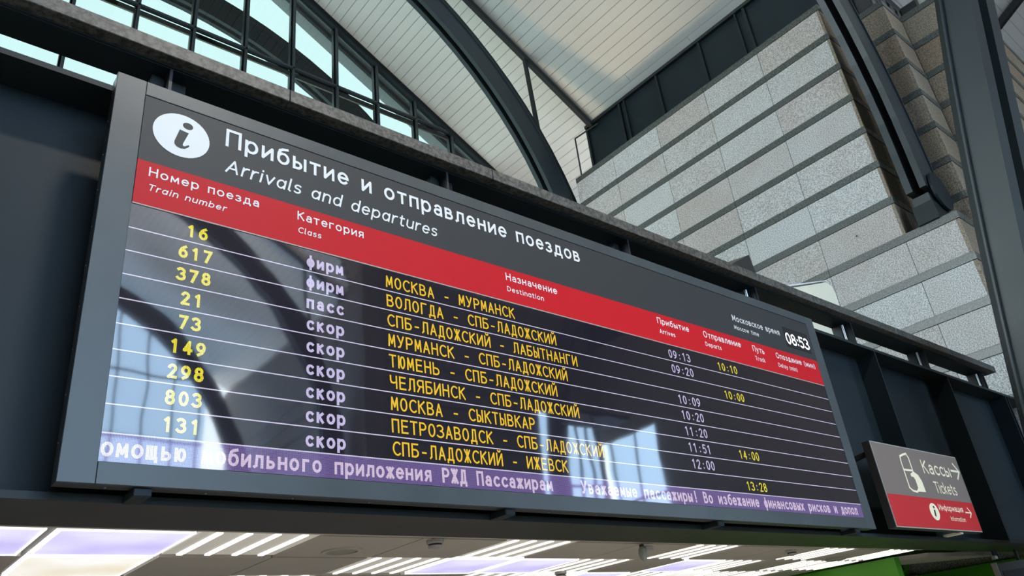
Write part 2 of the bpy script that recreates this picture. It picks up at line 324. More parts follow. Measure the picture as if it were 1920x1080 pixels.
# digits
g('0', .54, [arc(.27, .5, .27, .5, 90, 450, 26)]); g('1', .40, [[(.02, .84), (.24, 1), (.24, 0)]]); g('2', .52, [arc(.25, .74, .25, .26, 160, -20, 12) + [(.02, 0), (.52, 0)]])
g('3', .52, G['З'][1]); g('4', .60, [[(.44, 0), (.44, 1), (0, .28), (.60, .28)]]); g('5', .52, [[(.48, 1), (.06, 1), (.03, .56)] + arc(.22, .31, .29, .31, 100, -130, 14)])
g('6', .54, [arc(.27, .31, .27, .31, 90, 450, 20), [(.44, .98), (.16, .80), (.01, .50), (0, .31)]]); g('7', .52, [[(0, 1), (.52, 1), (.16, 0)]])
g('8', .54, [arc(.27, .76, .23, .24, 90, 450, 20), arc(.27, .27, .27, .27, 90, 450, 22)]); g('9', .54, [arc(.27, .69, .27, .31, 90, 450, 20), [(.10, .02), (.38, .20), (.53, .50), (.54, .69)]])
g(':', .10, [[(.05, .10), (.05, .12)], [(.05, .60), (.05, .62)]])

def strokes(mb, pls, wid, tf, y):
    """flat strokes: every polyline becomes quads; square ends and corners, round joints on curves"""
    h = wid / 2; cnt = 0
    for pl in pls:
        P = [tf(p) for p in pl]
        n = len(P)
        turns = [0] * n
        for i in range(1, n - 1):
            a = math.atan2(P[i][1] - P[i - 1][1], P[i][0] - P[i - 1][0]); b = math.atan2(P[i + 1][1] - P[i][1], P[i + 1][0] - P[i][0])
            turns[i] = abs((b - a + pi) % (2 * pi) - pi)
        for i in range(n - 1):
            (x0, z0), (x1, z1) = P[i], P[i + 1]
            d = math.hypot(x1 - x0, z1 - z0)
            if d < 1e-9: continue
            ux, uz = (x1 - x0) / d, (z1 - z0) / d
            e0 = h if i == 0 or .6 < turns[i] < 2.2 else 0; e1 = h if i == n - 2 or .6 < turns[i + 1] < 2.2 else 0
            closed = P[0] == P[-1] or math.hypot(P[0][0] - P[-1][0], P[0][1] - P[-1][1]) < 1e-6
            if closed and i == 0: e0 = 0
            if closed and i == n - 2: e1 = 0
            ax, az = x0 - ux * e0, z0 - uz * e0; bx, bz = x1 + ux * e1, z1 + uz * e1
            nx, nz = -uz * h, ux * h
            cnt += 1; yy = y - 1.2e-5 * cnt
            mb.quad((ax - nx, yy, az - nz), (bx - nx, yy, bz - nz), (bx + nx, yy, bz + nz), (ax + nx, yy, az + nz))
            if 0 < i and 0.02 < turns[i] and not .6 < turns[i] < 2.2:
                cnt += 1; yy = y - 1.2e-5 * cnt
                mb.quad(*[(x0 + h * cos(2 * pi * k / 10), yy, z0 + h * sin(2 * pi * k / 10)) for k in range(10)])

def text(name, s, x0, x1, z, cap, y, mt, parent, weight=.13, gap=.20, shear=0, cell=None, fill=.80):
    """lettering laid on a face at depth y, one object per word; x0..x1 span, z baseline, cap height"""
    wd = cap * weight; mb = MB()
    def flush():
        nonlocal mb
        if mb.f: mb.build(name, mt, parent, normals=False)
        mb = MB()
    if cell:
        for i, ch in enumerate(s):
            w, st = G[ch]
            if not st: flush(); continue
            ww = min(fill * cell, max(w, .1) * cap * (1.15 if w < .6 else 1.0)) if w > .15 else w * cap
            cx = x0 + (i + .5) * cell; sxx = max(ww - wd, 1e-4) / max(w, 1e-3)
            strokes(mb, st, wd, lambda p: (cx - (ww - wd) / 2 + p[0] * sxx, z + wd / 2 + p[1] * (cap - wd)), y)
    else:
        tot = sum(G[ch][0] + weight + gap for ch in s) - gap
        k = (x1 - x0) / (tot * cap); x = x0
        for ch in s:
            w, st = G[ch]
            if st: strokes(mb, st, wd * (.5 + .5 * min(1, k)), lambda p: (x + (weight / 2 + p[0] + shear * p[1]) * cap * k, z + wd / 2 + p[1] * (cap - wd)), y)
            else: flush()
            x += (w + weight + gap) * cap * k
    flush()

def disc(mb, cx, cz, rx, rz, y, n=40, rot=0):
    mb.quad(*[(cx + rx * cos(2 * pi * i / n) * cos(rot) - rz * sin(2 * pi * i / n) * sin(rot), y, cz + rx * cos(2 * pi * i / n) * sin(rot) + rz * sin(2 * pi * i / n) * cos(rot)) for i in range(n)])
    return mb

# ================================================================== STRUCTURE
RIDGE_X, RIDGE_Z, SLOPE = 4.3, 25.8, .5767
YC = -9.15                                    # centre line of the crossing hall
def roofA(x): return RIDGE_Z - SLOPE * abs(x - RIDGE_X)

floor = MB().box(-24, 33, -38, 21, -1.75, -1.6).build('floor', M['floor']); floor['kind'] = 'structure'

# roof: long planks running along the hall, each a piece of its own
ceil = thing('ceiling', '', '', (0, 0, 0), kind='structure')
pitch = .329; csl = cos(math.atan(SLOPE))
def plank_mesh(parent, name, x0, x1, ya, yb):
    t = .03; mb = MB(); g_ = .0075
    x0, x1 = x0 + g_, x1 - g_
    z0, z1 = roofA(x0), roofA(x1)
    v = [(x0, ya, z0), (x1, ya, z1), (x1, yb, z1), (x0, yb, z0), (x0, ya, z0 + t), (x1, ya, z1 + t), (x1, yb, z1 + t), (x0, yb, z0 + t)]
    mb.v = v; mb.f = [(0, 3, 2, 1), (4, 5, 6, 7), (0, 1, 5, 4), (1, 2, 6, 5), (2, 3, 7, 6), (3, 0, 4, 7)]
    return mb.build(name, M['plank'], parent)
XE = 18.236
dx = pitch * csl
k0 = -34
for k in range(k0, 48):
    x1 = XE - k * dx; x0 = x1 - dx
    if x0 < RIDGE_X: break
    ya = max(YC + abs(min(x0, 18.9) - RIDGE_X), -4) if x0 < 18.3 else 14.5
    cuts = {1: [12.1], 0: [9.65], 6: [16.3]}.get(k, [])
    ys = [ya] + cuts + [19.2 if x0 < 16.8 else 24]
    for a, b in zip(ys[:-1], ys[1:]): plank_mesh(ceil, 'plank', x0, x1, a + .004, b - .004)
# roof backing sheet and the slopes the camera sees only mirrored in the screen
mb = MB()
for sx in (1, -1):
    xa, xb = RIDGE_X, RIDGE_X + sx * 14.2
    za, zb = roofA(xa) + .05, roofA(xb) + .05
    for ya, yb in (((19.2, YC)), ((YC, -37.5))):
        q = 14.2 if ya > 0 else -14.2
        # trapezoid that stops at the valley
        mb.quad((xa, ya, za), (xa, yb if 0 else YC, za), (xb, YC + q, zb), (xb, ya if ya > 0 else yb, zb)) if ya > 0 else mb.quad((xa, YC, za), (xa, yb, za), (xb, yb, zb), (xb, YC + q, zb))
mb.quad((18.5, 14.5, roofA(18.5) + .05), (29, 14.5, roofA(29) + .05), (29, 27, roofA(29) + .05), (18.5, 27, roofA(18.5) + .05))
mb.build('roof_deck', M['core'], ceil)
mb = MB()
for sx in (1, -1):            # south half and west slope planks, joined
    for k in range(0, 43):
        x1 = 14.1 - k * dx; x0 = max(x1 - dx, 0)
        X0, X1 = RIDGE_X + sx * (x0 + .006), RIDGE_X + sx * (x1 - .006)
        for ya, yb in ((YC - x1, -37.4), (YC + x1, 19.2)):
            if sx > 0 and yb > 0: continue
            mb.quad((X0, ya, roofA(X0)), (X1, ya, roofA(X1)), (X1, yb, roofA(X1)), (X0, yb, roofA(X0)))
st = mb.build('far_planks', M['plank'], ceil); st['kind'] = 'stuff'
mb = MB(); mb2 = MB()
for sy in (1, -1):            # slopes of the crossing hall
    for sx in (1, -1):
        far = 32.5 if sx > 0 else -24
        mb2.quad((RIDGE_X, YC, RIDGE_Z + .05), (far, YC, RIDGE_Z + .05), (far, YC + sy * 14.2, RIDGE_Z - SLOPE * 14.2 + .05), (RIDGE_X + sx * 14.2, YC + sy * 14.2, RIDGE_Z - SLOPE * 14.2 + .05))
        for k in range(0, 43):
            if sx > 0 and sy > 0: continue
            x1 = 14.1 - k * dx; x0 = max(x1 - dx, 0)
            Y0, Y1 = YC + sy * (x0 + .006), YC + sy * (x1 - .006); z0, z1 = RIDGE_Z - SLOPE * x0, RIDGE_Z - SLOPE * x1
            xa = RIDGE_X + sx * x1
            mb.quad((xa, Y0, z0), (far, Y0, z0), (far, Y1, z1), (xa, Y1, z1))
mb2.build('roof_deck', M['plaster'], ceil)
st = mb.build('far_planks', M['plank'], ceil); st['kind'] = 'stuff'
for k in range(-1, 43):       # planks of the crossing hall's near slope, seen at the right edge
    x1 = 14.2 - k * dx; x0 = x1 - dx
    if x0 < 0: break
    Y0, Y1 = YC + x0 + .006, YC + x1 - .006; z0, z1 = RIDGE_Z - SLOPE * x0, RIDGE_Z - SLOPE * x1
    MB().quad((RIDGE_X + x1, Y0, z0), (32.5, Y0, z0), (32.5, Y1, z1), (RIDGE_X + x1, Y1, z1)).build('plank', M['plank'], ceil)

# ---- stone pier (right wall) : courses of pale blocks between dark polished bands
wall = thing('wall_right', '', '', (16.2, 4, -1.6), kind='structure')
ZB = lambda k: 14.255 - .955 * k
DEP = .10
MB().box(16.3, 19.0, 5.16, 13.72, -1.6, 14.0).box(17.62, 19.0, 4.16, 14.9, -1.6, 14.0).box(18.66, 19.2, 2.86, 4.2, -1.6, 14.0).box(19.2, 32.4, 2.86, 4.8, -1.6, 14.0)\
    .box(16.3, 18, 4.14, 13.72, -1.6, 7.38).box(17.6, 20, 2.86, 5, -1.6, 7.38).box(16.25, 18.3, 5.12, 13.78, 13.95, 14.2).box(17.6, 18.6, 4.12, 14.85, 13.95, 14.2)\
    .box(16.3, 17.9, 4.14, 5.3, 7.3, 7.52).box(17.6, 19, 2.86, 4.2, 7.3, 7.52).box(17.3, 18.6, 14.95, 27, -1.6, 13.2).box(17.3, 29, 24, 24.3, -1.6, 19).box(16.95, 17.4, 19.16, 24.2, -1.6, 17.75).box(28.6, 29, 14.9, 27, -1.6, 12).box(18.6, 28.8, 14.6, 14.95, -1.6, 11.5).build('wall_core_and_light_block', M['tan'], wall)  # far boxes past the pier are added to keep sky light off the planks
cache = {}
def block(name, key, x0, x1, y0, y1, z0, z1, bev):
    d = (key, round(x1 - x0, 3), round(y1 - y0, 3), round(z1 - z0, 3))
    if d not in cache:
        a, b, c = (x1 - x0) / 2, (y1 - y0) / 2, (z1 - z0) / 2
        o = MB().box(-a, a, -b, b, -c, c).build(name, M[key], None, bev); cache[d] = o.data
    else:
        o = bpy.data.objects.new(name, cache[d]); COL.objects.link(o)
    o.parent = wall; w = wloc(wall); o.location = ((x0 + x1) / 2 - w.x, (y0 + y1) / 2 - w.y, (z0 + z1) / 2 - w.z)
    return o
def face(axis, c, a, b, k0, k1, cuts, key='stone', bandkey='band', bstep=2):
    """axis 'X': face looking to -X at x=c spanning y a..b ; axis 'Y': face looking to -Y at y=c spanning x a..b"""
    pts = [a] + [q for q in cuts if a + .02 < q < b - .02] + [b]
    for k in range(k0, k1):
        zt = ZB(k); zm = zt - .175; zn = ZB(k + 1)
        for i in range(len(pts) - 1):
            u0, u1 = pts[i] + .004, pts[i + 1] - .004
            if axis == 'X': block('granite_block', key, c, c + DEP, u0, u1, zn + .004, zm - .004, .006)
            else: block('granite_block', key, u0, u1, c, c + DEP, zn + .004, zm - .004, .006)
        for i in range(0, len(pts) - 1, bstep):
            u0, u1 = pts[i] + (.002 if i else -.012), pts[min(i + bstep, len(pts) - 1)] - .002
            if i == 0 and False: pass
            pr = .014
            if axis == 'X': block('granite_band', bandkey, c - pr, c + DEP + .02, u0, u1, zm, zt, .004)
            else: block('granite_band', bandkey, u0, u1, c - pr, c + DEP + .02, zm, zt, .004)
CUT = [5.15 + 1.76 * j for j in range(6)]
face('X', 16.2, 5.15, 13.8, 0, 7, CUT)
face('X', 16.2, 4.11, 13.8, 7, 14, CUT)
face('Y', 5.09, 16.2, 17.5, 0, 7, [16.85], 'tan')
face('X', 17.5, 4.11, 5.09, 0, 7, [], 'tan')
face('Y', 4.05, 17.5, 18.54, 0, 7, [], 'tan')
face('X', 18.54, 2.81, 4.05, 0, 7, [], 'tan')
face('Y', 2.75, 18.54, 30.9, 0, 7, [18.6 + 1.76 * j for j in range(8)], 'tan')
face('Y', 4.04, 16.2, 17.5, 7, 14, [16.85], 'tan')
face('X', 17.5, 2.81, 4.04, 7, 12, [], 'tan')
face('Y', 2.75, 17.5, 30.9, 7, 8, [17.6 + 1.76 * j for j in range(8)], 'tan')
# ledges of the notches and the top
for b in ((16.2, 17.6, 4.04, 5.2), (17.5, 18.66, 2.75, 4.05)): block('ledge_slab', 'band', *b, ZB(7) - .06, ZB(7) + .003, .004)
for j in range(5): block('ledge_slab', 'band', 16.2, 18.25, 5.1 + 1.74 * j, 5.1 + 1.74 * (j + 1) - .006, ZB(0) - .05, ZB(0) + .003, .004)
b_ = block('ledge_slab', 'band', 17.52, 18.4, 4.06, 5.08, ZB(0) - .05, ZB(0) + .003, .004)
for j in range(6): block('ledge_slab', 'band', 18.56 + 2 * j, 20.55 + 2 * j, 2.76, 4.0, ZB(0) - .05, ZB(0) + .003, .004)

t = thing('wall_plug', 'small round anchor plug in the pale stone wall left of the arch foot', 'plug', (16.2, 6.058, 8.016))
MB().lathe((16.185, 6.058, 8.016), [(.055, 0), (.055, .016)], 18, 'X').build('ring', M['plastic'], t)
MB().lathe((16.182, 6.058, 8.016), [(.022, 0), (.022, .01)], 12, 'X').build('core', M['dull'], t)
# ---- clerestory above the pier
cl = thing('window_2', '', '', (18.25, 9, 14.2), kind='structure')
cuts = [4.9, 7.72, 9.45, 11.25, 12.95, 14.55]
for a, b in zip(cuts[:-1], cuts[1:]):
    box('dark_panel', M['steel'], cl, 18.22, 18.27, a + .05, b - .05, 14.2, 17.70)
for c in cuts:
    box('mullion', M['arch_web'], cl, 18.13, 18.24, c - .04, c + .04, 14.2, 17.68)
box('mullion', M['arch_web'], cl, 18.13, 18.24, 8.0, 8.06, 14.2, 17.68)
box('mullion', M['arch_web'], cl, 18.13, 18.24, 12.68, 12.74, 14.2, 17.68)
box('head_rail', M['steel_dark'], cl, 18.10, 18.30, 4.9, 14.6, 17.62, 17.74)
MB().tube((18.15, 14.0, 17.5), (17.9, 14.95, 17.35), .03).tube((17.9, 14.95, 17.35), (17.9, 14.95, 14.3), .03).build('drain_pipe', M['steel_dark'], cl)
MB().quad((18.27, 4.8, 14.2), (18.27, 14.7, 14.2), (18.27, 14.7, 17.8), (18.27, 4.8, 17.8)).quad((18.3, 4.83, 14.2), (32.5, 4.83, 14.2), (32.5, 4.83, 17.8), (18.3, 4.83, 17.8)).build('panel_backing', M['steel_dark'], cl)

# ---- gable window at the end of the hall
YG = 19.02
win = thing('window_1', '', '', (4.3, YG, 3.4), kind='structure')
xs = [3.95 - 1.655 * j for j in range(1, 8)][::-1] + [3.95 + 1.643 * j for j in range(0, 9)]
rows = [3.4, 7.2, 11.2, 19.27]
for x in xs:
    top = roofA(x) - .12
    MB().box(x - .034, x + .034, YG - .10, YG + .12, 3.4, top).build('mullion', M['mullion'], win)
    MB().box(x - .095, x - .04, YG + .02, YG + .16, 3.4, top).build('inner_sash', M['arch'], win)
for z in rows:
    half = (RIDGE_Z - z) / SLOPE
    xa, xb = max(-7.6, RIDGE_X - half), min(17.1, RIDGE_X + half)
    MB().box(xa, xb, YG - .10, YG + .05, z - .04, z + .03).build('transom', M['mullion'], win)
    MB().box(xa, xb, YG + .06, YG + .12, z - .26, z - .07).build('sill_board', M['tan'], win)
for i in range(len(xs) - 1):
    x0, x1 = xs[i], xs[i + 1]
    for j in range(len(rows)):
        z0 = rows[j]; z1 = rows[j + 1] if j + 1 < len(rows) else 99
        t0, t1 = min(z1, roofA(x0) - .15), min(z1, roofA(x1) - .15)
        if max(t0, t1) < z0 + .05: continue
        poly = [(x0, z0), (x1, z0), (x1, max(t1, z0 + .01)), (x0, max(t0, z0 + .01))]
        if t0 < z1 and t1 < z1 and (x0 - RIDGE_X) * (x1 - RIDGE_X) < 0: poly = [(x0, z0), (x1, z0), (x1, t1), (RIDGE_X, RIDGE_Z - .15), (x0, t0)]
        MB().quad(*[(x, YG, z) for x, z in poly]).build('pane', M['glass'], win, normals=False)
mb = MB()
for s in (1, -1):
    e = RIDGE_X + s * 13.6
    mb.bar((RIDGE_X, YG, roofA(RIDGE_X) - .14), (e, YG, roofA(e) - .14), .24, .15)
mb.build('head_frame', M['arch_web'], win)
mb = MB()
for s in (1, -1):
    e = RIDGE_X + s * 13.6
    mb.bar((RIDGE_X, YG - .02, roofA(RIDGE_X) - .02), (e, YG - .02, roofA(e) - .02), .30, .05)
mb.build('edge_trim', M['steel_dark'], win)

# ---- outer roof overhang beyond the gable glass
ov = thing('roof_overhang', 'pale canopy roof edge visible through the slanting gable glass', 'canopy', (4.3, 19.7, 25))
for s in (1, -1):
    e = RIDGE_X + s * 14
    MB().prism([(RIDGE_X, RIDGE_Z), (e, roofA(e)), (e, roofA(e) + .25), (RIDGE_X, RIDGE_Z + .25)], lambda p: (p[0], 19.25, p[1]), lambda p: (p[0], 20.2, p[1])).build('soffit_panel', M['soffit'], ov)
    MB().bar((RIDGE_X, 19.55, RIDGE_Z - .1), (e, 19.55, roofA(e) - .1), .12, .16).build('edge_beam', M['arch_web'], ov)

# ---- other walls of the hall, seen only in the mirror of the screen and for the light
wl = thing('wall_left', '', '', (-7.6, 6, -1.6), kind='structure')
MB().box(-10, -9.0, 4, 19.2, -1.6, 5.5).box(-24, -9, 2.75, 4.1, -1.6, 17.8).build('wall_mass', M['tan'], wl)
mb = MB()
for j in range(9): mb.box(-9.6, -9.5, 4.2 + 1.85 * j, 4.3 + 1.85 * j, 5.5, 17.9)
for z in (5.5, 9.5, 13.5): mb.box(-9.6, -9.5, 4.1, 19.1, z, z + .1)
mb.build('window_frame', M['mullion'], wl)
MB().quad((-9.55, 4.1, 5.5), (-9.55, 19.1, 5.5), (-9.55, 19.1, 18), (-9.55, 4.1, 18)).build('pane', M['glass_day'], wl, normals=False)
wf = thing('wall_front', '', '', (4, -21, -1.6), kind='structure')
MB().box(17.4, 18.4, -37.3, -23.4, -1.6, 17.8).box(-10, -9, -37.3, -21.2, -1.6, 17.8).box(17.4, 18.6, -23.5, -21.05, -1.6, 18.9).box(18.5, 27.7, -21.3, -21.05, -1.6, 18.9).box(27.6, 32.6, -21.3, -21.05, 12.8, 18.9).box(-24, -7.6, -22.3, -21.05, -1.6, 17.8)\
    .box(-8, 17, -37.6, -37.3, -1.6, 2.5).build('wall_mass', M['tan'], wf)
for k in range(0, 14):
    MB().box(17.38, 17.4, -37, -23.4, ZB(k) - .17, ZB(k)).box(18.5, 27.7, -21.05, -21.03, ZB(k) - .17, ZB(k)).build('granite_band', M['band'], wf)
wb = thing('wall_back', '', '', (32.5, -9, -1.6), kind='structure')
MB().box(32.4, 32.7, -22, 4.8, -1.6, 4).box(32.4, 32.7, -17.2, 4.8, 4, 17).box(32.4, 32.7, -21.2, -17.2, 11.5, 18.9).prism([(-22, -1.6), (4.8, -1.6), (4.8, 17.8), (YC, 25.9), (-22, 17.8)], lambda p: (-24.3, p[0], p[1]), lambda p: (-24, p[0], p[1])).prism([(-21.2, 16.9), (4.8, 16.9), (4.8, 17.8), (YC, 25.9), (-21.2, 18.95)], lambda p: (32.4, p[0], p[1]), lambda p: (32.7, p[0], p[1])).build('wall_mass', M['tan'], wb)
def gable(name, axis, c, cc, sill, dense=1.65):
    w = thing(name, '', '', ((cc, c, sill) if axis == 'Y' else (c, cc, sill)), kind='structure')
    f = (lambda u, z, d=0: (u, c + d, z)) if axis == 'Y' else (lambda u, z, d=0: (c + d, u, z))
    mb = MB(); n = 7
    for j in range(-n, n + 1):
        u = cc + dense * j; t = RIDGE_Z - SLOPE * abs(u - cc)
        mb.bar(f(u, sill), f(u, t), .10, .10)
    for z in (sill, sill + 4, sill + 8, sill + 12, sill + 16):
        hw = min(11.9, (RIDGE_Z - z) / SLOPE)
        mb.bar(f(cc - hw, z), f(cc + hw, z), .10, .12)
    mb.build('window_frame', M['mullion'], w)
    mb = MB(); mb.quad(f(cc - 11.9, sill), f(cc + 11.9, sill), f(cc + 11.9, RIDGE_Z - SLOPE * 11.9), f(cc, RIDGE_Z), f(cc - 11.9, RIDGE_Z - SLOPE * 11.9)); mb.build('pane', M['glass_clear'], w, normals=False)
gable('window_3', 'Y', -37.4, 4.3, 2.5); gable('window_4', 'X', 32.75, YC, 4)
w6 = thing('window_6', '', '', (28, -21.6, 0), kind='structure')
mb = MB()
for j in range(6): mb.box(27.7 + j * .93, 27.8 + j * .93, -21.3, -21.15, -1.6, 13)
for z in (1.5, 5, 9): mb.box(27.7, 32.4, -21.3, -21.15, z, z + .1)
mb.build('window_frame', M['mullion'], w6)
MB().quad((27.7, -21.2, -1.6), (32.4, -21.2, -1.6), (32.4, -21.2, 13), (27.7, -21.2, 13)).build('pane', M['glass_clear'], w6, normals=False)

# ================================================================== STEEL ARCHES
AC = (4.307, 9.346); AR = 11.83
def arch_curve(r, leg=8.35):
    pts = [(AC[0] + r, leg)] + [(AC[0] + r * cos(radians(a)), AC[1] + r * sin(radians(a))) for a in range(0, 181, 4)] + [(AC[0] - r, leg)]
    return pts
def arch(y, label, group=None, feet=True):
    t = thing('steel_arch', label, 'arch', (4.3, y, 7.57), group)
    for s0, s1 in ((-.215, -.085), (.07, .215)):
        MB().strip(arch_curve(AR), arch_curve(AR + .78), lambda p: (p[0], y + s0, p[1]), lambda p: (p[0], y + s1, p[1])).build('girder', M['arch'], t)
    MB().strip(arch_curve(AR + .80), arch_curve(AR + 1.03), lambda p: (p[0], y - .19, p[1]), lambda p: (p[0], y + .19, p[1])).build('top_flange', M['arch_web'], t)
    MB().strip(arch_curve(AR + .70), arch_curve(AR + .76), lambda p: (p[0], y - .08, p[1]), lambda p: (p[0], y + .065, p[1])).build('spacer_plate', M['steel_dark'], t)
    MB().strip(arch_curve(AR + .76), arch_curve(AR + .80), lambda p: (p[0], y - .25, p[1]), lambda p: (p[0], y + .25, p[1])).build('flange_edge', M['arch'], t)
    if feet:
        for s in (1, -1):
            x = AC[0] + s * (AR + .42)
            f = MB().box(x - .42, x + .40, y - .22, y + .22, 7.56, 8.0).build('pedestal', M['arch_web'], t, .01)
            MB().box(x - .36, x + .34, y - .18, y + .18, 8.0, 8.22).build('hinge_block', M['arch'], t, .01)
            MB().lathe((x + .15, y - .30, 8.35), [(.46, 0), (.46, .05)], 28, 'Y').build('hinge_disc', M['steel'], t)
    return t
arch(14.30, 'far steel arch ending behind the granite coping in front of the metal plank roof', feet=True)
arch(4.57, 'middle steel arch standing on the notch at the front corner of the stone pier')
arch(20.05, 'outer steel arch visible through the gable window glass')
arch(-22.87, 'steel arch on the far side of the crossing, mirrored in the screen', feet=False)
arch(-32.6, 'steel arch nearest the opposite gable, mirrored in the screen', feet=False)
# sloping rafters with struts above the arches
def rafter(y, label):
    t = thing('roof_rafter', label, 'rafter', (4.3, y, 17))
    for s in (1, -1):
        a, b = RIDGE_X, RIDGE_X + s * 13.9
        MB().bar((a, y, roofA(a) - .20), (b, y, roofA(b) - .20), .16, .20).build('rail', M['steel_dark'], t)
        for xx in (10.9, 6.9, 2.9):
            x = RIDGE_X + s * xx; zt = roofA(x) - .25; rr = AR + 1.0
            if abs(xx) < rr:
                zb = AC[1] + math.sqrt(rr * rr - xx * xx)
                MB().bar((x, y, zt), (x + s * .15, y, AC[1] + math.sqrt(rr * rr - (xx + .15) ** 2)), .10, .12).build('strut', M['steel_dark'], t)
    return t
def arch_x(x, label):
    t = thing('steel_arch', label, 'arch', (x, YC, 7.57))
    fm = lambda d: (lambda p: (x + d, YC + p[0] - AC[0], p[1]))
    for s0, s1 in ((-.215, -.085), (.07, .215)):
        MB().strip(arch_curve(AR - 1.3, -1.6), arch_curve(AR - .52, -1.6), fm(s0), fm(s1)).build('girder', M['arch'], t)
    MB().strip(arch_curve(AR - .50, -1.6), arch_curve(AR - .27, -1.6), fm(-.19), fm(.19)).build('top_flange', M['arch_web'], t)
arch_x(27.9, 'steel arch across the right arm of the crossing, mirrored in the screen')
arch_x(-9.3, 'steel arch across the left arm of the crossing, outside the picture')
rafter(14.30, 'straight dark rafter with struts under the plank roof behind the far arch')
rafter(-22.87, 'straight dark rafter over the far side of the crossing')
# cross rail on the crossing roof at the right edge of the frame

t = thing('roof_rafter', 'dark rafter under the brown planks at the upper right edge', 'rafter', (27.9, 3, 17.6))
MB().bar((27.4, 3.4, RIDGE_Z - SLOPE * 12.55 - .2), (27.4, YC, RIDGE_Z - .2), .18, .24).build('rail', M['steel_dark'], t)
# ---- near leg of the crossing hall's arch (plane across X)
def leg_int(z): return 3.09 - .1905 * z + .0021 * z * z * .5
t = thing('portal_leg', 'broad blue grey steel arch leg nearest the camera at the right', 'arch', (12.6, 3.3, -1.6))
zs = [-1.6 + .6 * i for i in range(30)]
ci = [(3.285 - .1878 * z, z) for z in zs]
def back(z, d0, d1):
    # curved back of the leg, a lens shaped taper
    return 3.285 - .1878 * z + d0 + d1 * (1 - ((z - 6.2) / 9.0) ** 2)
cl1 = [(back(z, .02, .46), z) for z in zs]
ce = [(back(z, -.02, .60), z) for z in zs]
for x0, x1 in ((12.0, 12.42), (12.86, 13.31)):
    MB().strip(ci, [(y - .05, z) for y, z in cl1], lambda p: (x0, p[0], p[1]), lambda p: (x1, p[0], p[1])).build('girder', M['arch'], t)
MB().strip([(y - .05, z) for y, z in cl1], [(y - .02, z) for y, z in cl1], lambda p: (11.93, p[0], p[1]), lambda p: (13.36, p[0], p[1])).build('flange_edge', M['arch'], t)
MB().strip([(y - .02, z) for y, z in cl1], ce, lambda p: (12.05, p[0], p[1]), lambda p: (13.26, p[0], p[1])).build('top_flange', M['arch_web'], t)
MB().strip([(y - .12, z) for y, z in cl1], [(y - .08, z) for y, z in cl1], lambda p: (12.41, p[0], p[1]), lambda p: (12.87, p[0], p[1])).build('spacer_plate', M['steel_dark'], t)

# ================================================================== GIRDER BEHIND THE BOARD
gd = thing('plate_girder', 'dark steel plate girder with stiffener ribs behind the departure board', 'girder', (6, 4.3, 1.0))
XL, XR = -5.5, 16.18
box('web', M['steel'], gd, XL, XR, 4.475, 4.50, 1.04, 3.50)
box('top_flange', M['arch_web'], gd, XL, XR, 4.20, 4.76, 3.495, 3.535)
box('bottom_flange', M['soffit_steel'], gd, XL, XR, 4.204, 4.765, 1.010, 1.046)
box('flange_edge', M['arch_web'], gd, XL, XR, 4.196, 4.204, 1.010, 1.048)
for i in range(-2, 7):
    x = 1.16 + 2.32 * i
    if x < -5: continue
    box('rib', M['steel'], gd, x - .012, x + .012, 4.205, 4.48, 1.04, 3.50)
box('rib', M['steel'], gd, 15.18, 15.21, 4.205, 4.48, 1.04, 3.50)
up = thing('upper_channel', 'narrow dark steel channel on posts under the granite coping', 'girder', (6, 4.3, 3.54))
box('cover_plate', M['steel'], up, XL, 14.62, 4.20, 4.437, 3.829, 3.848)
box('front_lip', M['arch_web'], up, XL, 14.62, 4.188, 4.20, 3.836, 3.848)
for i in range(-2, 7):
    x = 1.12 + 2.215 * i
    box('rib', M['steel_dark'], up, x - .01, x + .01, 4.20, 4.30, 3.536, 3.83)
    box('post', M['steel_dark'], up, x - .09, x + .13, 4.31, 4.43, 3.536, 3.83)
    if i > 2: MB().tube((x - .11, 4.27, 3.54), (x - .11, 4.27, 3.80), .014).build('conduit', M['screw'], up)
cp = thing('granite_coping', 'long mottled granite coping on top of the dark girder', 'coping', (6, 4.2, 3.85))
xs_ = [-5.5 + 1.85 * j for j in range(11)] + [14.785]
for a, b in zip(xs_[:-1], xs_[1:]): box('coping_slab', M['coping'], cp, a + .002, b - .002, 4.10, 4.435, 3.849, 3.957, bevel=.004)
dk = box('floor_2', M['core'], None, XL, 16.3, 4.78, 19.3, 3.30, 3.42); dk.name = 'deck_slab'; dk['kind'] = 'structure'
MB().box(XL, 16.2, 12.2, 12.3, -1.6, 3.3).build('wall_back', M['plaster']).__setitem__('kind', 'structure')

# cream cabinet and floodlight standing behind the coping
t = thing('equipment_cabinet', 'cream cabinet with sloping lid behind the coping by the stone wall', 'cabinet', (10.9, 5.3, 3.42))
MB().prism([(9.9, 3.43), (11.71, 3.43), (11.71, 5.05), (11.66, 5.17), (11.50, 5.20), (10.48, 4.87), (9.9, 4.68)], lambda p: (p[0], 5.0, p[1]), lambda p: (p[0], 5.6, p[1])).build('body', M['cab'], t, .006)
MB().prism([(9.88, 4.70), (10.48, 4.89), (11.50, 5.215), (11.50, 5.23), (9.88, 4.73)], lambda p: (p[0], 4.985, p[1]), lambda p: (p[0], 5.62, p[1])).build('lid', M['white'], t)
t = thing('floodlight', 'small black floodlight housing poking up behind the granite coping', 'floodlight', (8.8, 5.0, 3.42))
MB().prism([(8.2, 4.30), (8.44, 4.62), (8.95, 4.90), (9.02, 4.5)], lambda p: (p[0], 4.8, p[1]), lambda p: (p[0] - .05, 5.25, p[1] + .05)).build('housing', M['dull'], t)
MB().bar((8.7, 5.0, 3.42), (8.7, 5.0, 4.5), .06, .06).build('stand', M['dull'], t)

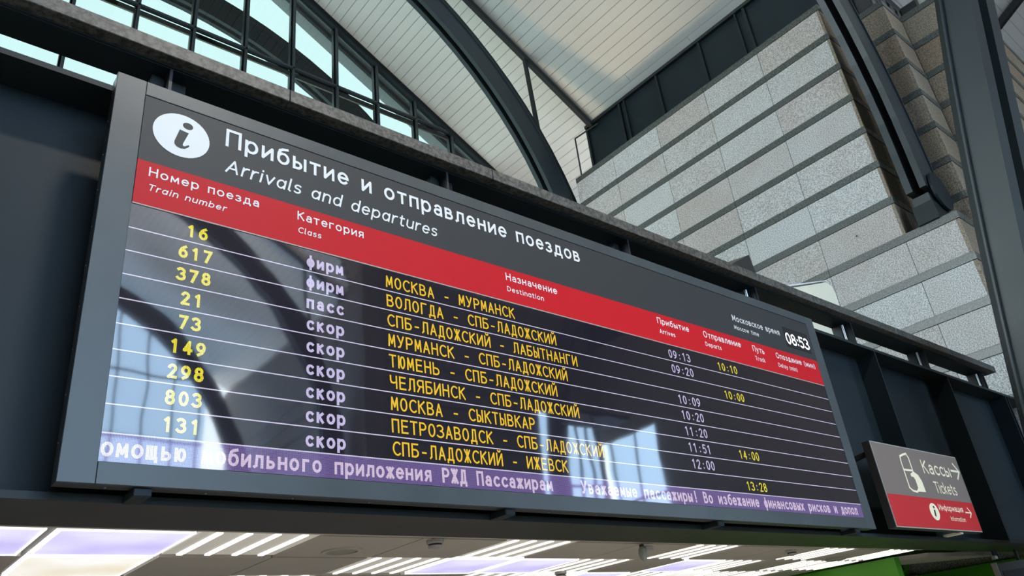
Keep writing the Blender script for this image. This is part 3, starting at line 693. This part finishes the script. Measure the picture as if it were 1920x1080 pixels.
# ================================================================== DEPARTURE BOARD
bd = thing('departure_board', 'long grey framed station board listing train arrivals and departures in yellow LED text', 'display board', (4.63, 4.06, 1.05))
BX0, BX1, BZ0, BZ1 = .772, 8.49, 1.048, 3.485
box('case', M['dull'], bd, BX0 + .004, BX1 - .004, 4.012, 4.115, BZ0 + .004, BZ1 - .004)
box('frame_side', M['frame'], bd, BX0, .935, 4.0, 4.03, BZ0, BZ1, bevel=.002)
box('frame_side', M['frame'], bd, 8.312, BX1, 4.0, 4.03, BZ0, BZ1, bevel=.002)
box('frame_top', M['frame'], bd, .937, 8.311, 4.0, 4.03, 3.386, BZ1, bevel=.002)
box('frame_bottom', M['frame'], bd, .937, 8.311, 4.0, 4.03, BZ0, 1.154, bevel=.002)
hd = box('header_panel', M['header'], bd, .939, 8.309, 4.004, 4.02, 2.917, 3.382)
rd = box('red_band', M['red'], bd, .939, 8.309, 4.003, 4.02, 2.622, 2.916)
sc_ = box('led_screen', M['led_off'], bd, .936, 8.312, 4.006, 4.02, 1.156, 2.618)
box('screen_trim', M['plastic'], bd, .939, 8.309, 4.001, 4.006, 2.614, 2.621)
YT = 4.0015
for nm, s, x0, x1, z, cap, kw in (
        ('title_lettering', 'Прибытие и отправление поездов', 1.432, 4.563, 3.203, .138, dict(weight=.15)),
        ('title_lettering', 'Arrivals and departures', 1.440, 3.029, 3.010, .100, dict(weight=.125, shear=.18, gap=.17)),
        ('clock_caption', 'Московское время', 6.762, 7.642, 3.107, .073, dict(weight=.13)),
        ('clock_caption', 'Moscow time', 6.757, 7.199, 3.009, .050, dict(weight=.13))):
    text(nm, s, x0, x1, z, cap, YT, M['white'], hd, **kw)
for s, x0, x1, z, cap, kw in (
        ('Номер поезда', 1.006, 1.665, 2.819, .062, {}), ('Train number', 1.008, 1.461, 2.722, .044, dict(shear=.18)),
        ('Категория', 1.923, 2.408, 2.814, .066, {}), ('Class', 1.928, 2.089, 2.717, .044, dict(shear=.12)),
        ('Назначение', 3.669, 4.217, 2.809, .067, {}), ('Destination', 3.669, 4.053, 2.712, .045, {}),
        ('Прибытие', 5.481, 5.946, 2.812, .065, {}), ('Arrives', 5.486, 5.707, 2.713, .046, {}),
        ('Отправление', 6.170, 6.789, 2.806, .070, {}), ('Departs', 6.169, 6.425, 2.712, .047, {}),
        ('Путь', 7.003, 7.212, 2.806, .072, {}), ('Track', 7.008, 7.184, 2.707, .050, {}),
        ('Опоздание (мин)', 7.434, 8.223, 2.805, .068, {}), ('Delay (min)', 7.433, 7.800, 2.703, .050, {})):
    text('column_caption', s, x0, x1, z, cap, YT, M['white'], rd, **{**dict(weight=.14), **kw})
# information symbol
disc(MB(), 1.165, 3.172, .168, .155, YT).build('info_disc', M['white'], hd, normals=False)
mb = disc(MB(), 1.196, 3.255, .031, .025, YT - .0006)
mb.quad(*[(x, YT - .0006, z) for x, z in ((1.150, 3.213), (1.205, 3.205), (1.180, 3.128), (1.175, 3.108), (1.179, 3.100), (1.188, 3.100), (1.200, 3.110), (1.209, 3.118), (1.216, 3.112), (1.206, 3.096), (1.190, 3.082), (1.165, 3.075), (1.140, 3.082), (1.127, 3.098), (1.126, 3.118))][::-1])
mb.build('info_letter', M['header'], hd, normals=False)
# clock
ck = box('clock_window', M['black'], bd, 7.745, 8.246, 4.0005, 4.004, 3.0, 3.237)
text('clock_digits', '08:53', 7.752, 8.228, 3.032, .142, 3.9995, M['led_clock'], ck, weight=.145, gap=.10)
# led content
YL = 4.0052
rows_txt = [('16', 'фирм', 'МОСКВА - МУРМАНСК', '09:13', '10:10'), ('617', 'фирм', 'ВОЛОГДА - СПБ-ЛАДОЖСКИЙ', '09:20', ''), ('378', 'пасс', 'СПБ-ЛАДОЖСКИЙ - ЛАБЫТНАНГИ', '', '10:00'),
            ('21', 'скор', 'МУРМАНСК - СПБ-ЛАДОЖСКИЙ', '10:09', ''), ('73', 'скор', 'ТЮМЕНЬ - СПБ-ЛАДОЖСКИЙ', '10:20', ''), ('149', 'скор', 'ЧЕЛЯБИНСК - СПБ-ЛАДОЖСКИЙ', '11:20', ''),
            ('298', 'скор', 'МОСКВА - СЫКТЫВКАР', '11:51', '14:00'), ('803', 'скор', 'ПЕТРОЗАВОДСК - СПБ-ЛАДОЖСКИЙ', '12:00', ''), ('131', 'скор', 'СПБ-ЛАДОЖСКИЙ - ИЖЕВСК', '', '13:28')]
for k, (num, cls, dst, ar, de) in enumerate(rows_txt):
    zl = 2.457 - .1449 * k; zb = zl + .029
    if k < 8: MB().quad((.937, YL, zl - .0035), (8.311, YL, zl - .0035), (8.311, YL, zl + .0035), (.937, YL, zl + .0035)).build('row_line', M['led_line'], sc_, normals=False)
    n = len(num); text('train_number', num, 1.306 - .0345 * n, 0, zb + .002, .083, YL, M['led_yellow'], sc_, weight=.20, cell=.069, fill=.80)
    text('train_class', cls, 1.985, 0, zb, .088, YL, M['led_lilac'], sc_, weight=.19, cell=.0680, fill=.82)
    text('route', dst, 2.566, 0, zb - .002, .090, YL, M['led_gold'], sc_, weight=.125, cell=.0681, fill=.80)
    if ar: text('arrival_time', ar, 5.545, 0, zb, .083, YL, M['led_lilac'], sc_, weight=.14, cell=.0655, fill=.74)
    if de: text('departure_time', de, 6.284, 0, zb, .083, YL, M['led_yellow'], sc_, weight=.14, cell=.0660, fill=.74)
tk = MB().quad((.937, YL, 1.158), (8.311, YL, 1.158), (8.311, YL, 1.298), (.937, YL, 1.298)).build('ticker_band', M['led_purple'], sc_, normals=False)
MB().quad((.937, YL - .0003, 1.293), (8.311, YL - .0003, 1.293), (8.311, YL - .0003, 1.300), (.937, YL - .0003, 1.300)).build('row_line', M['led_line'], sc_, normals=False)
text('ticker_text', 'омощью мобильного приложения РЖД Пассажирам    Уважаемые пассажиры! Во избежание финансовых рисков и допол', .935, 0, 1.181, .096, YL - .0006, M['led_pink'], sc_, weight=.17, cell=.0686, fill=.84)
mb = MB(); 
for j in range(10): mb = MB().lathe((BX0 + .004, 4.085, 1.25 + .24 * j), [(.004, -.004), (.004, 0)], 6, 'X'); mb.build('screw', M['screw'], bd)
for j in range(16): MB().lathe((1.0 + .48 * j, 4.08, BZ0), [(.006, 0), (.006, .004)], 6).build('screw', M['screw'], bd)
for j in range(8): MB().bar((1.16 + 2.32 * j if j < 4 else 2.3 + 1.2 * (j - 4), 4.1, 1.3 + (1.9 if j > 3 else 0)), (1.16 + 2.32 * j if j < 4 else 2.3 + 1.2 * (j - 4), 4.198, 1.3 + (1.9 if j > 3 else 0)), .05, .05).build('wall_fixing', M['steel_dark'], bd)
for i, lab in enumerate(('leftmost square steel bracket under the board', 'second square steel bracket from the left under the board', 'third square steel bracket from the left under the board', 'square steel bracket under the board at its right corner')):
    x = 1.158 + 2.325 * i
    t = thing('bracket', lab, 'bracket', (x, 4.12, 1.006), 'brackets carrying the departure board')
    MB().box(x - .043, x + .043, 4.030, 4.205, 1.007, 1.0475).build('square_tube', M['arch_web'], t, .003)
    box('end_cap', M['steel'], t, x - .040, x + .040, 4.026, 4.030, 1.010, 1.044)

# ================================================================== TICKETS SIGN
sg = thing('ticket_sign', 'smaller grey and red sign pointing right to the ticket office', 'sign', (10.02, 4.0, 1.07))
SX0, SX1, SZ0, SZ1 = 8.865, 11.18, 1.070, 2.026
box('case', M['dull'], sg, SX0, SX1, 3.956, 4.048, SZ0 - .004, SZ1 + .004, bevel=.003)
box('border', M['plastic'], sg, SX0 + .004, SX1 - .004, 3.951, 3.957, SZ0, SZ1)
f1 = box('grey_face', M['signgrey'], sg, SX0 + .016, SX1 - .016, 3.948, 3.952, 1.432, SZ1 - .012)
f2 = box('red_face', M['signred'], sg, SX0 + .016, SX1 - .016, 3.948, 3.952, SZ0 + .012, 1.430)
YS = 3.9474
text('lettering', 'Кассы', 10.035, 10.825, 1.735, .168, YS, M['cream'], f1, weight=.13, gap=.16)
text('lettering', 'Tickets', 10.20, 10.81, 1.506, .143, YS, M['cream'], f1, weight=.12, gap=.16)
mb = MB(); strokes(mb, [[(10.875, 1.828), (11.11, 1.828)], [(11.0, 1.925), (11.118, 1.828), (11.0, 1.731)]], .026, lambda p: p, YS); mb.build('arrow', M['cream'], f1, normals=False)
text('lettering', 'Информация', 10.11, 10.80, 1.298, .075, YS, M['cream'], f2, weight=.14, gap=.14)
text('lettering', 'Information', 10.35, 10.77, 1.182, .055, YS, M['cream'], f2, weight=.13, gap=.14)
mb = MB(); strokes(mb, [[(10.86, 1.302), (11.02, 1.302)], [(10.955, 1.36), (11.026, 1.302), (10.955, 1.244)]], .017, lambda p: p, YS); mb.build('arrow', M['cream'], f2, normals=False)
disc(MB(), 9.955, 1.275, .118, .100, YS).build('info_disc', M['cream'], f2, normals=False)
mb = disc(MB(), 9.968, 1.328, .022, .016, YS - .0006); mb.quad((9.945, YS - .0006, 1.298), (9.925, YS - .0006, 1.225), (9.96, YS - .0006, 1.215), (9.985, YS - .0006, 1.298)); mb.build('info_letter', M['dull'], f2, normals=False)
# hand and ticket pictogram
mb = MB()
cp_ = [(9.50, 1.83), (9.52, 1.90), (9.60, 1.925), (9.70, 1.945), (9.735, 1.90), (9.735, 1.60), (9.735, 1.52), (9.66, 1.49), (9.56, 1.50), (9.50, 1.53), (9.50, 1.83)]
strokes(mb, [cp_, [(9.50, 1.74), (9.735, 1.745)]], .024, lambda p: p, YS)
mb.build('ticket_symbol', M['cream'], f1, normals=False)
mb = MB(); mb.quad(*[(x, YS - .0006, z) for x, z in ((9.64, 1.70), (9.74, 1.735), (9.84, 1.70), (9.89, 1.63), (9.90, 1.50), (9.66, 1.495), (9.72, 1.54), (9.73, 1.62), (9.70, 1.665), (9.64, 1.67))][::-1])
mb.build('hand_symbol', M['cream'], f1, normals=False)
MB().bar((8.98, 4.04, 1.92), (8.98, 4.48, 1.86), .05, .05).build('arm', M['dull'], sg)
MB().bar((10.95, 4.04, 1.92), (10.95, 4.48, 1.92), .05, .05).build('arm', M['dull'], sg)
MB().box(10.62, 10.70, 4.0, 4.21, 1.047, 1.075).build('foot_shim', M['cab'], sg)

# ================================================================== LOWER CEILING
cz = 1.022
ce2 = thing('ceiling', '', '', (4, 8, cz), kind='structure')
XT = lambda i: .17 + .80 * i
YR = [4.865, 5.66, 6.45, 7.24, 8.03, 8.82, 9.61]
kinds = {0: {-1: 'V', 0: 'V', 1: 'V', 2: 'L', 5: 'L', 8: 'L', 11: 'L', 13: 'L', -4: 'L'},
         1: {1: 'W', -2: 'L', 4: 'L', 5: 'V', 6: 'V', 7: 'L', 9: 'V', 10: 'L', 12: 'L', 13: 'L'},
         2: {-1: 'V', 6: 'L', 7: 'W', 8: 'V', 9: 'L', 10: 'W', 11: 'L', 12: 'L', 3: 'L'},
         3: {7: 'L', 9: 'L', 11: 'L', 4: 'V', 12: 'L'}, 4: {8: 'L', 11: 'L'}, 5: {6: 'L', 10: 'L'}}
box('carrier_grid', M['tile_gap'], ce2, -5.6, 11.4, 4.77, 12.2, cz + .03, cz + .05)
nV = nL = 0
ordw = ['first', 'second', 'third', 'fourth', 'fifth', 'sixth', 'seventh', 'eighth', 'ninth', 'tenth']
rown = ['the row by the girder', 'the second row behind the girder', 'the third row behind the girder', 'the fourth row behind the girder', 'the fifth row behind the girder', 'the sixth row behind the girder']
box('edge_trim', M['tile'], ce2, -5.6, 11.38, 4.77, 4.855, cz, cz + .028)
for r in range(6):
    y0, y1 = YR[r] + .006, YR[r + 1] - .006
    cV = cL = 0
    for i in range(-7, 14):
        x0, x1 = XT(i) + .006, XT(i + 1) - .006
        kd = kinds.get(r, {}).get(i)
        if not kd:
            box('ceiling_tile', M['tile'], ce2, x0, x1, y0, y1, cz, cz + .028)
        elif kd in 'VW':
            cV += 1; x0 += .028; x1 -= .028; y0 += .008; y1 -= .008
            lab = ('pale violet' if kd == 'V' else 'warm white') + ' lit ceiling panel, %s from left in %s' % (ordw[cV - 1], rown[r])
            t = thing('light_panel', lab, 'light panel', ((x0 + x1) / 2, (y0 + y1) / 2, cz), 'glowing panels in the lower ceiling')
            MB().box(x0, x1, y0, y0 + .012, cz - .003, cz + .028).box(x0, x1, y1 - .012, y1, cz - .003, cz + .028).box(x0, x0 + .006, y0, y1, cz - .003, cz + .028).box(x1 - .012, x1, y0, y1, cz - .003, cz + .028).build('rim', M['lamp'], t)
            box('diffuser', M['lit_violet' if kd == 'V' else 'lit_warm'], t, x0 + .012, x1 - .012, y0 + .012, y1 - .012, cz + .002, cz + .02)
        else:
            cL += 1
            lab = 'four strip ceiling lamp, %s from left in %s' % (ordw[cL - 1], rown[r])
            t = thing('strip_lamp', lab, 'ceiling lamp', ((x0 + x1) / 2, (y0 + y1) / 2, cz), 'four strip lamps in the lower ceiling')
            box('tray', M['led_tray'], t, x0, x1, y0, y1, cz + .012, cz + .028)
            for q in range(4):
                xx = x0 + .11 + .19 * q
                box('light_strip', M['tube_w'], t, xx - .019, xx + .019, y0 + .01, y1 - .01, cz + .002, cz + .014)
t = thing('round_downlight', 'round greenish downlight in a blank tile of the lower ceiling', 'downlight', (2.98, 5.38, cz))
MB().lathe((2.98, 5.38, cz - .012), [(.15, .012), (.15, 0), (.115, 0), (.115, .010)], 32).build('ring', M['tile'], t)
MB().lathe((2.98, 5.38, cz - .006), [(.113, 0), (.113, .008)], 32).build('diffuser', M['olive'], t)
for x, y, lab in ((3.50, 4.93, 'white smoke detector on the tile beside the round downlight'), (8.42, 5.0, 'white smoke detector on the lower ceiling right of the dome camera'), (6.1, 6.35, 'grey box shaped detector low in the ceiling below the dome camera')):
    t = thing('smoke_detector', lab, 'smoke detector', (x, y, cz), 'detectors on the lower ceiling')
    MB().lathe((x, y, cz), [(.065, 0), (.065, -.022), (.058, -.03)], 20).build('base', M['plastic'], t)
    MB().lathe((x, y, cz - .03), [(.045, 0), (.045, -.012), (.058, -.014), (.050, -.03), (.02, -.036)], 20).build('sensor_cap', M['plastic'], t)
    MB().lathe((x, y, cz - .03), [(.050, 0), (.050, -.011)], 16).build('vent_ring', M['dull'], t)
t = thing('round_downlight', 'shallow round downlight near the right end of the lower ceiling', 'downlight', (10.2, 5.45, cz))
MB().lathe((10.2, 5.45, cz - .03), [(.14, .03), (.14, .01), (.12, 0), (.11, .004)], 28).build('ring', M['plastic'], t)
MB().lathe((10.2, 5.45, cz - .028), [(.108, 0), (.108, .01)], 28).build('diffuser', M['olive'], t)
t = thing('security_camera', 'dark pear shaped camera hanging from the lower ceiling edge', 'camera', (5.72, 4.87, 1.0))
MB().tube((5.72, 4.86, 1.01), (5.72, 4.86, .985), .022).build('mount', M['dull'], t)
MB().lathe((5.72, 4.86, .865), [(.004, 0), (.022, .012), (.036, .04), (.040, .07), (.036, .105), (.022, .125)], 16).build('housing', M['olive'], t)
MB().box(5.76, 5.86, 4.84, 4.90, .955, 1.0).build('junction_box', M['plastic'], t, .006)

# green shop walls and dark things at the lower right
def sbox(name, m, *b):
    o = box(name, m, None, *b); o['kind'] = 'structure'; return o
sbox('wall_right', M['green'], 11.45, 11.6, 5.28, 12.2, -1.6, 1.01)
sbox('wall_back', M['green'], 11.6, 16.1, 7.2, 7.3, -1.6, 1.25)
sbox('wall_right', M['green'], 16.05, 16.15, 4.79, 7.2, -1.6, 1.02)
MB().prism([(11.5, 5.0), (16.0, 4.8), (16.0, 7.2), (11.9, 7.2), (11.9, 5.5)], lambda p: (p[0], p[1], 1.30), lambda p: (p[0], p[1], 1.36)).build('ceiling', M['steel_dark']).__setitem__('kind', 'structure')
t = thing('ceiling_bulkhead', 'pale wedge shaped ceiling bulkhead above the green wall', 'bulkhead', (12.6, 5.3, .98))
MB().prism([(11.62, 5.45), (12.0, 5.05), (13.9, 4.86), (13.95, 4.95), (12.15, 5.9)], lambda p: (p[0], p[1], .975), lambda p: (p[0], p[1], 1.03)).build('slab', M['tile'], t)
MB().prism([(11.64, 5.48), (12.12, 5.92), (12.6, 5.7)], lambda p: (p[0], p[1], .90), lambda p: (p[0], p[1], .974)).build('end_block', M['steel_dark'], t)
t = thing('shelf_rail', 'brownish rail crossing the dark green wall', 'rail', (14, 6.9, .8))
MB().bar((12.6, 7.1, .72), (16.6, 7.1, 1.05), .06, .07).build('rail', M['tan'], t)
for x, y, z, lab in ((13.45, 4.72, .92, 'small white emergency lamp under the girder by the green wall'), (15.3, 4.73, .92, 'small white emergency lamp under the girder near the hanging screen')):
    t = thing('emergency_lamp', lab, 'lamp', (x, y, z))
    MB().box(x - .05, x + .05, y - .03, y + .03, z - .03, z + .02).build('lens', M['white'], t, .008)
    MB().box(x + .055, x + .2, y - .03, y + .03, z - .02, z + .02).build('body', M['dull'], t, .006)
    MB().box(x - .02, x + .16, y - .01, y + .01, z + .02, 1.011).build('mount', M['dull'], t)
t = thing('hanging_screen', 'edge of a dark hanging screen in the lower right corner', 'screen', (13.9, 4.5, .6))
MB().prism([(12.97, .80), (15.2, .93), (15.2, .3), (13.0, .25)], lambda p: (p[0], 4.56, p[1]), lambda p: (p[0], 4.64, p[1])).build('case', M['dull'], t, .004)
MB().prism([(12.93, .81), (12.965, .812), (13.0, .25), (12.96, .25)], lambda p: (p[0], 4.552, p[1]), lambda p: (p[0], 4.62, p[1])).build('edge_strip', M['plastic'], t)
MB().prism([(13.1, .70), (15.1, .80), (15.1, .35), (13.1, .3)], lambda p: (p[0], 4.553, p[1]), lambda p: (p[0], 4.56, p[1])).build('panel', M['arch_web'], t)
for x in (14.0, 14.6): MB().bar((x, 4.6, .80), (x, 4.6, 1.009), .04, .04).build('hanger', M['dull'], t)

# clutter on the pier top behind the middle arch
t = thing('cable_tray', 'dark cable tray with mesh sides on top of the stone pier', 'cable tray', (18.9, 4.6, 14.3))
for z in (14.45, 14.9, 15.35): MB().bar((17.7, 4.35, z), (22.5, 4.35, z + .3), .10, .06).build('rail', M['dull'], t)
for j in range(10): MB().bar((17.9 + .48 * j, 4.35, 14.26), (17.9 + .48 * j, 4.35, 15.6), .03, .05).build('post', M['dull'], t)
t = thing('loudspeaker', 'grey grille loudspeaker above the notch of the stone pier', 'loudspeaker', (19.9, 4.0, 14.6))
MB().box(19.4, 20.5, 3.7, 4.2, 14.75, 15.2).build('cabinet', M['steel_dark'], t, .05)
MB().prism([(19.45, 14.7), (20.45, 14.7), (20.45, 15.15), (19.45, 15.15)], lambda p: (p[0], 3.68, p[1]), lambda p: (p[0], 3.70, p[1])).build('grille', M['olive'], t)
MB().bar((19.9, 4.0, 14.25), (19.9, 4.0, 14.66), .08, .08).build('foot', M['dull'], t)

for i, (c, lab) in enumerate((((4.2, -6.0, 16.5), 'added warm fill light hung above the crossing behind the viewer'), ((4.3, -20.5, 9.0), 'added warm fill uplight on the far beam of the hall'), ((22.0, -12.0, 9.0), 'added warm fill uplight in the right arm of the crossing'), ((12.0, 16.9, 3.9), 'added warm fill uplight on the deck below the gable window, hidden by the coping'))):
    t = thing('fill_light_housing', lab, 'floodlight', c)  # made-up housing and pole for each added fill light
    s_ = 1 if i == 0 else -1
    w_ = .5 if i == 3 else 1.3
    MB().box(c[0] - w_, c[0] + w_, c[1] - w_ * .5, c[1] + w_ * .5, c[2] + s_ * .12, c[2] + s_ * .3).build('housing', M['steel_dark'], t)
    MB().tube((c[0], c[1], c[2] + s_ * .3), (c[0], c[1], 24 if i == 0 else 3.42 if i == 3 else -1.6), .06).build('pole', M['steel_dark'], t)
